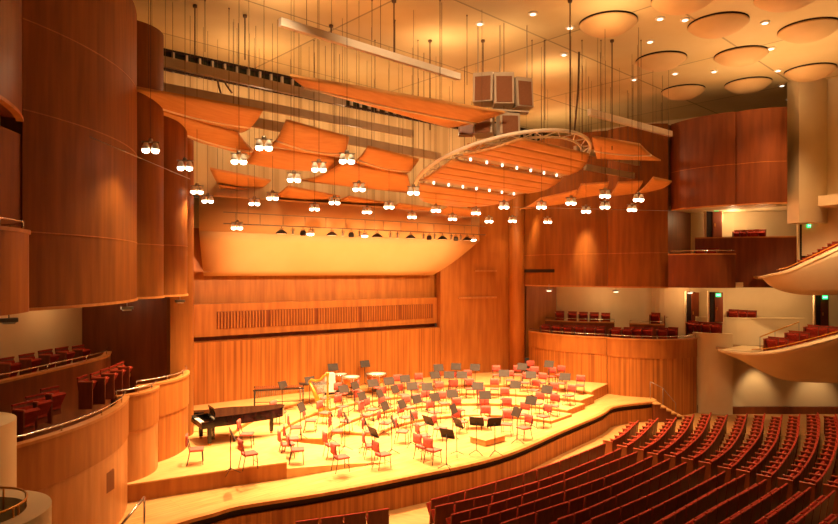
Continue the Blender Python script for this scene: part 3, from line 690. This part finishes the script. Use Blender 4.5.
# one seat, metres, faces +Y
def make_seat(name,end=False,w=.60,H=.9*.93,armh=.70,low=False):
    r=empty(name)
    m=MB().box((0,-.20,H*.56),(w-.035,.035,H*.86),rx=.14); m.build('backrest',M_seatw,r)
    MB().box((0,-.165,H*.60),(w-.09,.06,H*.58),rx=.14).build('back_cushion',M_red,r,bevel=.012)
    MB().box((0,-.06,.50),(w-.09,.36,.10),rx=1.05).build('seat_cushion',M_red,r,bevel=.015)
    MB().box((0,-.235,H*.985),(w-.02,.05,.035)).build('top_rail',M_red,r)
    if low:
        MB().box((w/2,-.06,.30),(.035,.26,.60)).build('arm_support',M_seatw,r); MB().box((w/2,-.07,.63),(.05,.27,.03)).build('armrest',M_seatend,r)
    else:
        MB().box((w/2,-.03,.34),(.035,.34,.68)).build('arm_support',M_seatw,r); MB().box((w/2,-.02,armh),(.055,.37,.035)).build('armrest',M_arm,r)
    return r
sproto=make_seat('stalls_armchair'); eproto=make_seat('stalls_armchair'); lproto=make_seat('stalls_armchair',low=True)
MB().box((-.31,-.04,.38),(.05,.36,.76)).build('end_panel',M_seatend,eproto); MB().box((-.31,-.04,.77),(.07,.38,.03)).build('end_cap',M_arm,eproto)
used={'s':False,'e':False,'l':False}
def put_seat(p,face,z,label,end,flip=False):
    key='e' if end else ('l' if flip else 's'); pr={'e':eproto,'l':lproto,'s':sproto}[key]
    d=copy_tree(pr) if used[key] else pr; used[key]=True
    d.location=M((p.x,p.y,z)); d.rotation_euler=(0,0,math.atan2(face.y,face.x)-PI/2)
    tag(d,label,'theatre seat','red seats of the stalls'); return d
RN={k:nth(k+1) for k in range(14)}
def proj(p,z): return CX+p.x*F/p.y, HY+(EYE-z)*F/p.y
nseat=0
for k,c in curves.items():
    z=ZF(k)
    fine=relax(c,400)
    xs=[proj(p,z+BT)[0] for p in fine]
    a0,a1=aisle[k]
    def seg(lo,hi): return [p for p,x in zip(fine,xs) if lo<=x<=hi]
    i0=max(range(len(fine)),key=lambda i:-abs(xs[i]-a0)); 
    # left part ordered from the aisle outward
    i1=next(i for i in range(i0,len(fine)) if (fine[i]-fine[i0]).length>=.42)
    left=list(reversed(fine[:i0+1])); right=fine[i1:]
    for nm,part,lim in (('near',left,99),('far',right,99)):
        if len(part)<3: continue
        L=0; nxt=.22; n=0; i=1; gap=False
        Ls=[0]
        for i in range(1,len(part)): Ls.append(Ls[-1]+(part[i]-part[i-1]).length)
        while nxt<Ls[-1]-.1:
            j=next(q for q in range(len(Ls)) if Ls[q]>=nxt); p=part[j]
            t=(part[min(j+2,len(part)-1)]-part[max(j-2,0)]).normalized()
            if nm=='near': t=-t
            face=Vector((-t.y,t.x)); x,y=proj(p,z+BT)
            nxt+=.5
            if nm=='near' and k in (0,1) and (380 if k==0 else 379)<x<(425 if k==0 else 432): gap=True; continue
            if y>530 and nm=='near' or x>846 or x<286: continue
            n+=1
            first=(n==1); cpos=p+face*(-.0)
            blk='near block' if nm=='near' else 'far block'
            if gap and nm=='near': lb='red stalls seat across the left aisle, %s row, %s seat'%(RN[k],nth(n))
            else: lb='red stalls seat, %s row from the stage, %s from the aisle, %s'%(RN[k],nth(n),blk)
            # for the far part the aisle side is at local -X; for the near part at +X
            d=put_seat(cpos+face*.16,face,z,lb,first and nm=='far',nm=='near')
            if first and nm=='near':
                e=[ch for ch in d.children]
            nseat+=1
print('stalls seats',nseat)

# box seats
bproto=make_seat('box_armchair',w=.52,H=.8)
bu=[False]
def box_seat(px,py,Y,ang,label,grp):
    p=PY(px,py,Y); d=copy_tree(bproto) if bu[0] else bproto; bu[0]=True
    d.location=(p.x*S,p.y*S,p.z*S-.52); d.rotation_euler=(0,0,ang); tag(d,label,'theatre seat',grp)
sets=[('raised left row behind the shadowed parapet',[(13.7,369),(34.3,364.5),(52.6,360),(68.7,357),(84.7,354.5)],[12.8,13.4,14.0,14.8,15.7],-1.75),
('left boxes, middle group',[(91.5,387),(104,383),(113,379),(121,375.5),(128,372)],[12.9,13.3,14.0,14.5,15.0],-1.5),
('near left box, front group',[(30,416),(43,407.5),(57,399.5)],[11.2,11.7,12.2],-1.9),
('box beside the column, back row',[(560,316),(572.5,316.5),(583.5,317),(594.5,317.5),(606,318)],[29.0,28.7,28.5,28.3,28.1],2.9),
('box beside the column, front row',[(545,329.5),(556,330.3),(567,331),(579,331),(590,331.5),(600,332)],[28.1,27.8,27.4,27.0,26.7,26.4],2.7),
('large bulging box, back row',[(655,318),(670,319)],[27.6,27.5],2.6),
('large bulging box, front row',[(615,333),(627,333),(637,333),(647,333),(662,333.5),(672,333)],[25.9,25.7,25.6,25.5,25.5,25.5],2.5),
('cream terrace below the exit doors',[(692,326.5),(699,327.5),(707,328),(716,328.5)],[26.0,25.9,25.7,25.5],2.4),
('cream terrace above parapet end',[(733,315),(742,315.5),(751,316)],[26.1,26.1,26.1],2.5),
('high box below the dark panels',[(739,235.5),(746,235.5),(753,235),(760,235)],[24.6,24.5,24.4,24.4],2.5),
('small recess box under dark wall',[(700,254),(712,254)],[24.1,24.0],2.4)]
for nm,pts,ys,ang in sets:
    for i,((x,y),Y_) in enumerate(zip(pts,ys)): box_seat(x,y,Y_,ang,'red seat in %s, %s from left'%(nm,nth(i+1)),'red seats in the side boxes')
for r_,(x0,y0,n,Y) in enumerate([(771,341,5,23.0),(792,335,5,23.0),(811,329,4,23.0)]):
    for i in range(n):
        p=PY(x0+i*9.5,y0+i*.8,Y-.0); d=copy_tree(bproto); d.location=(p.x*S,p.y*S,p.z*S-.62); d.rotation_euler=(0,0,.9+PI/2-.3)
        tag(d,'red seat in lower prow balcony, %s row up, %s from left'%(nth(r_+1),nth(i+1)),'theatre seat','red seats in the prow balconies')
for i in range(4):
    p=PY(806+i*10,262-i*5.5,21.4); d=copy_tree(bproto); d.location=(p.x*S,p.y*S,p.z*S-.62); d.rotation_euler=(0,0,.9+PI/2-.3)
    tag(d,'red seat in upper prow balcony, %s from left'%nth(i+1),'theatre seat','red seats in the prow balconies')
for lb,pts in (('thin handrail with posts in the lower prow balcony',[(760,337),(775,331),(799,322)]),('thin handrail climbing behind the upper prow balcony',[(817,243),(828,238),(840,234)])):
    w=[PY(x,y,24.0) for x,y in pts]; r=tag(empty('stair_handrail',M(w[0])),lb,'handrail')
    MB().tube([q-w[0] for q in w],.025,6).build('rail',M_brass,r,S)
    for q in w: MB().tube([q-w[0],q-w[0]-Vector((0,0,.7))],.015,5).build('rail_post',M_steel,r,S)
p0=P(64,517,-.0); hr=tag(empty('stair_handrail',M((-5.6,11.6,-.72))),'short chrome handrail before the near left box','handrail')
MB().tube([(0,0,.95),(.15,.7,1.25)],.03,6).build('rail',M_chrome,hr,S); MB().tube([(0,0,.95),(0,0,0)],.02).build('rail_post',M_chrome,hr,S); MB().tube([(.15,.7,1.25),(.15,.7,0)],.02).build('rail_post',M_chrome,hr,S)

# ---------------------------------------------------------------- orchestra chairs and stands
K=.92
def make_chair():
    r=empty('orchestra_chair')
    MB().box((0,.02,.47*K),(.46*K,.44*K,.06)).build('seat',M_pink,r,bevel=.02)
    rows=[[Vector((-.23*K+.46*K*i/6, -.25*K-.03*math.sin(PI*i/6),.62*K+.34*K*j/3)) for j in range(4)] for i in range(7)]
    MB().grid(rows,(0,-.04,0)).build('backrest',M_pink,r)
    for sx in (-1,1):
        MB().tube([(sx*.21*K,.22*K,0),(sx*.19*K,.19*K,.44*K)],.013,6).build('leg',M_black,r)
        MB().tube([(sx*.21*K,-.27*K,0),(sx*.19*K,-.18*K,.44*K),(sx*.20*K,-.26*K,.8*K)],.013,6).build('leg',M_black,r)
    MB().tube([(-.2*K,.2*K,.2*K),(.2*K,.2*K,.2*K)],.009,5).tube([(-.2*K,.19*K,.44*K),(.2*K,.19*K,.44*K),(.2*K,-.2*K,.44*K),(-.2*K,-.2*K,.44*K)],.011,5,closed=True).build('seat_frame',M_black,r)
    return r
def make_stand():
    r=empty('music_stand')
    d=MB().box((0,0,1.13),(.50,.02,.34),rx=-.45); d.box((0,-.06,.975),(.50,.07,.015),rx=-.3); d.build('desk',M_desk,r)
    MB().tube([(0,.04,.12),(0,.04,1.1)],.014,6).build('pole',M_black,r)
    for k in range(3):
        a=2*PI*k/3+.5; MB().tube([(.0,.04,.16),(.27*math.cos(a),.04+.27*math.sin(a),.01)],.011,5).build('leg',M_black,r)
    return r
chairs=[(196,439),(246.5,424.5),(249,443),(278.5,405),(310.6,412),(295.7,418.7),(292,427),(297,440.5),(336.7,422),(346,413),(366.5,407),(370,423),(341,447.4),(382.5,445),(385,415),(402,423),(419,416.5),(405.4,409.6),(433,440.5),(423.7,427),(325,405),(342,399),(341,386.7),(324,391),(361,394.7),(378,381),(385,391),(386,400.4),(398.5,378.6),(403,388),(428,394.7),(434,405),(357,384),(437,375.6),(468,373.5),(452.5,375),(470,382.5),(494.5,382.5),(482,391),(505,392),(459,402.4),(485,402.4),(507,402.4),(523,407),(460,414),(486,411),(507,416),(524,419.5),(440,420),(423,437),(496.6,369),(517.5,369),(510,374),(531,364),(534,383.6),(537.5,396.5),(534.4,370),(541,374),(550.5,370.5),(560,369),(571,365),(562,377),(580,379),(551.6,386.5),(568.7,388.7),(553.8,398.6),(525,374),(543.5,408.7),(416,388),(441,386),(455,384),(444,396),(332,437),(287,436),(371,436),(409,400),(372,399),(420,377)]
stands=[(333,367),(365,363.7),(355,385.5),(373,383),(389,381),(405,378.6),(380,393.5),(395,389),(412,386),(427,386.7),(362,396),(402,404),(385,406),(417,399),(412,415),(330,411),(364,419),(393,421),(428,420),(435,397),(373,431),(435,375),(310,377.5),(343.5,389),(438.5,365),(456,364),(475,364.7),(449,374.8),(462,374.8),(477.7,386),(452,393.6),(485,395),(453.6,408.7),(457.8,422.4),(476.6,421),(494.5,421.7),(516.5,412),(515.5,384.6),(504,370.6),(531,374.8),(531,400.5),(547,389.5),(549,364),(522,364),(283,382),(301.5,407),(447,433),(232,434),(565,374),(346,418)]
tiername={0.0:'flat floor by the podium',.10:'lowest riser',.20:'second riser',.30:'third riser',.42:'top platform',.40:'left platform'}
def tname(z): return tiername[min(tiername,key=lambda q:abs(q-z))]
def place(lst,maker,h,lab,cat,grp,jit):
    buckets={}
    for (x,y) in lst:
        b_=on_stage(x,y,h/S); buckets.setdefault(tname(b_.z),[]).append((x,b_))
    pr=None
    for tn,items in buckets.items():
        items.sort(key=lambda q:q[0])
        for i,(x,b_) in enumerate(items):
            if pr is None: pr=maker(); d=pr
            else: d=copy_tree(pr)
            f=PC-b_.to_2d(); a=math.atan2(f.y,f.x)-PI/2+random.uniform(-jit,jit)
            if lab=='black music stand': a+=PI
            d.location=M(b_); d.rotation_euler=(0,0,a); tag(d,'%s on the %s, %s from the left'%(lab,tn,nth(i+1)),cat,grp)
place(chairs,make_chair,.80*K,'red padded orchestra chair','chair','red chairs set out for the orchestra',.25)
place(stands,make_stand,1.13,'black music stand','music stand','black music stands of the orchestra',.3)

# podium
pod=tag(empty('conductor_podium',M((2.02,18.25,0)),math.radians(42)),'square pale wooden conductor podium at the stage front','podium')
MB().box((0,0,.09),(.85,.62,.16)).build('podium_base',M_lwood,pod,S,bevel=.01); MB().box((0,0,.175),(.9,.66,.02)).build('podium_top',M_floor,pod,S)
tb=P(476,415,.42); t=tag(empty('low_table',M((tb.x,tb.y,.0 if stage_z(tb.x,tb.y)<.05 else stage_z(tb.x,tb.y))),.3),'low pale topped table behind the podium among the chairs','table')
MB().box((0,0,.40),(.95,.5,.04)).build('table_top',M_tread,t)
for sx in (-.42,.42):
    for sy in (-.2,.2): MB().tube([(sx,sy,0),(sx,sy,.39)],.02).build('leg',M_black,t)

# grand piano
def make_piano():
    b0=on_stage(236,437,0.0); r=tag(empty('grand_piano',M(b0),math.radians(34)),'black grand piano with closed lid and legs on the left platform','piano')
    n=24
    # outline: keyboard at -X side (left), tail to +X
    out=[(-1.05,-.75),(-.6,-.78),(.4,-.78),(1.2,-.72),(1.75,-.5),(1.95,-.15),(1.85,.12),(1.5,.22),(1.0,.30),(.5,.5),(.1,.68),(-.3,.75),(-1.05,.75)]
    out=[Vector(p) for p in out]
    MB().prism(out,.66,.98).build('case',M_lacq,r)
    MB().prism([p*1.015 for p in out],.985,1.02).build('lid',M_lacq,r)
    MB().box((-1.28,0,.70),(.50,1.5,.12)).build('keybed',M_lacq,r)
    MB().box((-1.36,0,.765),(.17,1.22,.02)).build('keyboard',M_skin,r)
    for sy in (-1,1): MB().box((-1.28,sy*.7,.80),(.48,.09,.16)).build('key_cheek',M_lacq,r)
    MB().box((-.95,0,1.15),(.03,.7,.26),ry=-.3).build('music_desk',M_lacq,r)
    for x,y in ((-1.2,-.6),(-1.2,.6),(1.4,-.15)):
        l=MB().box((x,y,.37),(.14,.14,.60),taper=1.0).build('leg',M_lacq,r,bevel=.02); MB().lathe([(.05,0),(.06,.03),(.05,.07)],(x,y,0),10).build('caster',M_brass,l)
    MB().box((-.9,0,.35),(.06,.3,.55)).box((-.95,0,.10),(.12,.35,.05)).build('pedal_lyre',M_lacq,r)
    r.scale=(.88,.88,.92); return r
pn=make_piano()
bn_=on_stage(206,424,.1); be=tag(empty('piano_bench',M(on_stage(206,412,.46/S)),math.radians(15)),'low black padded bench behind the piano keyboard','bench')
MB().box((0,0,.46),(1.0,.42,.09)).build('bench_pad',M_lacq,be,bevel=.02)
for sx in (-.44,.44):
    for sy in (-.16,.16): MB().box((sx,sy,.21),(.05,.05,.42)).build('leg',M_lacq,be)
# harp
hb=on_stage(318,413,0.0); h=tag(empty('gold_harp',M(hb),math.radians(-10)),'tall gilded concert harp standing left of the risers','harp')
MB().lathe([(.07,.18),(.045,.3),(.04,1.6),(.055,1.7),(.08,1.78),(.06,1.84)],(.42,0,0),12).build('column',M_brass,h)
MB().tube([(-.38,0,1.42),(-.28,0,1.50),(-.1,0,1.46),(.08,0,1.50),(.25,0,1.68),(.42,0,1.76)],[.05,.055,.05,.045,.045,.04],8).build('neck',M_brass,h)
MB().tube([(-.38,0,1.44),(-.1,0,.85),(.22,0,.18)],[.05,.09,.15],10).build('soundbox',M_brass,h)
MB().box((.34,0,.10),(.40,.36,.2),taper=.85).build('base',M_brass,h,bevel=.02)
m=MB()
for i in range(16):
    t=i/15; m.tube([(-.33+.55*t*.95,0,1.36-1.12*t),(-.30+.66*t,0,1.46+.18*t*t)],.004,4)
m.build('strings',M_white,h)
# marimba
mb0=on_stage(278,398,.55); mr=tag(empty('marimba',M(on_stage(279,388,.85/S)),math.radians(12)),'long dark marimba on a thin frame behind the piano','marimba')
m=MB()
for i in range(26):
    t=i/25; m.box((-.95+1.9*t,0,.87),(.06,.62-.3*t,.025))
m.build('tone_bars',M_dwood,mr); MB().box((0,.34,.83),(2.1,.04,.06),rz=-.07).box((0,-.34,.83),(2.1,.04,.06),rz=.07).build('rail_frame',M_black,mr)
m=MB()
for i in range(26): t=i/25; m.tube([(-.95+1.9*t,0,.84),(-.95+1.9*t,0,.42+.3*t)],.025,6)
m.build('resonators',M_steel,mr)
for sx in (-1,1):
    for sy in (-.3,.3): MB().tube([(sx*1.0,sy,0),(sx*1.0,sy,.83)],.02).build('leg',M_black,mr)
MB().tube([(-1,0,.25),(1,0,.25)],.015).build('stretcher',M_black,mr)
pt=tag(empty('percussion_table',M(on_stage(314,384,.9/S)),math.radians(15)),'black topped percussion table behind the harp','table')
MB().box((0,0,.92),(1.3,.5,.05)).build('table_top',M_black,pt)
for sx in (-.6,.6):
    for sy in (-.2,.2): MB().tube([(sx,sy,0),(sx,sy,.9)],.02).build('leg',M_steel,pt)
# white draped case
wc=tag(empty('covered_instrument',M(P(330,394,.42)),math.radians(20)),'instrument under a white cloth beside the kettledrums','covered instrument')
MB().box((0,0,.55),(.5,.45,.9),taper=.82).build('white_cover',M_skin,wc,bevel=.04); MB().box((0,0,.06),(.6,.45,.08)).build('trolley',M_black,wc)
# timpani
def timp(px,py,R,lab):
    r=tag(empty('kettledrum',M(P(px,py,.42))),lab,'timpani','kettledrums at the back left')
    MB().lathe([(.12,.32),(R*.6,.4),(R*.93,.6),(R,.80)],n=24).build('bowl',M_copper,r); MB().lathe([(R*1.05,.79),(R*1.06,.84),(R*1.0,.85)],n=24).build('hoop',M_chrome,r); MB().lathe([(R*.98,.853),(R*.3,.855)],n=24).build('drum_head',M_skin,r)
    for k in range(4):
        a=PI/2*k+.4; MB().tube([(R*1.04*math.cos(a),R*1.04*math.sin(a),.8),(R*.75*math.cos(a),R*.75*math.sin(a),.35),(R*.8*math.cos(a),R*.8*math.sin(a),.02)],.02).build('strut',M_steel,r)
    MB().lathe([(.2,.05),(.22,.02),(.2,0)],n=14).build('pedal_base',M_black,r); MB().tube([(0,0,.04),(0,0,.34)],.04).build('stem',M_steel,r)
timp(376,391,.50,'largest copper kettledrum with bright white head'); timp(351,394.5,.42,'middle copper kettledrum between the other two'); timp(340,391.5,.34,'smallest copper kettledrum beside the white cloth')

# ---------------------------------------------------------------- lights
WARM=(1.0,.60,.29); WARM2=(1.0,.64,.33)
def spot(p,target,e,ang,blend=.6,col=WARM,size=.15):
    l=bpy.data.lights.new('spot_light','SPOT'); l.energy=e; l.spot_size=math.radians(ang); l.spot_blend=blend; l.color=col; l.shadow_soft_size=size
    o=bpy.data.objects.new('spot_light',l); C.objects.link(o); o.location=M(p); d=M(target)-M(p); o.rotation_euler=d.to_track_quat('-Z','Y').to_euler(); return o
def point(p,e,col=WARM,size=.1):
    l=bpy.data.lights.new('point_light','POINT'); l.energy=e; l.color=col; l.shadow_soft_size=size; o=bpy.data.objects.new('point_light',l); C.objects.link(o); o.location=M(p); return o
for x,y in [(-4.3,15.8),(-3.5,18.5),(-1.2,17.2),(-.8,20.5),(1.5,19.0),(3.8,20.8),(1.5,23.0),(4.2,23.8),(-2.7,20.0),(5.8,23.0)]:
    spot((x,y,7.35),(x*.98,y-.1,0),6500,84,.9)
for p in lamp_pos: spot(p+Vector((0,0,-.16)),p+Vector((0,-.05,-3)),260,125,.8,WARM2,.12)
# front-of-house wash on the stage from just under the ceiling
spot((2.5,10.5,11.8),(1.5,19,0),4200,52,.7,WARM2,.3)
spot((-2.5,11.0,11.8),(-2.5,17.5,0),2400,50,.7,WARM2,.3)
# back shell wash
for t in (.12,.37,.62,.87):
    q=pa.lerp(pb,t)+Vector((.6,-1.3,-.7)); w=A0.lerp(A1,t); spot(q,(w.x,w.y,4.0),900,115,.9,WARM)
# scallops on the right hand panels
spot((6.5,24.6,8.3),(7.0,26.05,5.3),2600,24,1,WARM2); spot((8.4,22.8,8.3),(8.85,24.5,5.3),2400,24,1,WARM2); spot((4.9,26.9,8.3),(5.3,28.2,5.2),1100,26,1,WARM2)
spot((0,9,11.8),(.5,19.5,9.3),2000,54,.8,WARM2,.3); spot((10.5,14.5,7.6),(14.6,21.5,3.4),5200,44,.9,WARM2,.3); point((2.4,18.0,10.7),120,WARM2,.4); spot((1,11,11.6),(2.6,19.2,8.6),1500,34,.8,WARM2,.3)  # added fill lamps brightening beams, canopy, ring and prow balconies; no fixtures modelled
spot((4.2,26.8,8.3),(3.9,28.6,3.5),350,60,.9,WARM)
# left panels grazing light
spot((-5.6,16.9,9.4),(-6.2,16.3,5),300,70,.9,WARM2); 
# light pools under balconies and in the boxes
for x,y,e in ((13.6,24.2,80),(16.0,24.0,80)): spot((x,y+.2,1.5),(x+.05,y+1.0,-.2),e*2,70,.8,WARM2)
for x,y,z,e in ((8.2,27.6,4.1,45),(11.2,26.3,4.1,45),(13.4,25.0,4.2,60),(15.4,24.9,4.2,60),(12.6,24.9,7.2,60),(13.4,24.2,7.0,20),(-8.6,15.5,4.2,16),(-8.6,11.5,4.2,14),(-7.0,12.6,4.2,16),(-7.1,10.6,4.2,10)): point((x,y,z),e,WARM2,.2)  # left box points added to brighten the seats there
# added unseen lights above the canopy, brightening ceiling, beams and upper back wall
for x,y,z in ((-3.6,15.2,10.9),(0.5,18.5,10.9),(4.5,21.0,10.9),(-.5,14.0,10.9),(5,16,10.9)):
    spot((x,y,z),(x+.2,y+.5,13),150,165,.9,WARM2,.5)
for x,y,z in ((-5.0,19.3,10.3),(-2.3,21.4,9.9),(.6,23.8,9.9),(3.6,26.2,9.9),(6.2,27.6,10.2)): point((x,y,z),190,WARM2,.5)
# added unseen uplights brightening the ceiling, then house lights over the stalls
for x,y,z in ((9.5,18.5,8.6),(13.0,17,8.6),(6,13.0,9.0),(11.5,20.5,9.4)): spot((x,y,z),(x,y,13),420,160,.9,WARM2,.6)
for x,y,e in ((8,18,2300),(12,20,3000),(9,14,2300),(4,12,700)): spot((x,y,11.9),(x,y+.3,0),e,95,.9,WARM,.25)
w=bpy.data.worlds.new('World'); bpy.context.scene.world=w; w.use_nodes=True; w.node_tree.nodes['Background'].inputs[0].default_value=(1.0,.58,.26,1); w.node_tree.nodes['Background'].inputs[1].default_value=.06

# ---------------------------------------------------------------- camera
cam=bpy.data.cameras.new('camera'); co=bpy.data.objects.new('camera',cam); C.objects.link(co); co.location=(0,0,EYE*S); co.rotation_euler=(PI/2,0,0)
cam.sensor_width=36; cam.lens=36*F/838; cam.shift_y=10/838; cam.clip_end=200
sc_=bpy.context.scene; sc_.camera=co
sc_.view_settings.view_transform='Standard'; sc_.view_settings.look='None'; sc_.view_settings.gamma=1; sc_.view_settings.exposure=0
sc_.cycles.use_denoising=True; sc_.cycles.max_bounces=6; sc_.cycles.sample_clamp_indirect=6
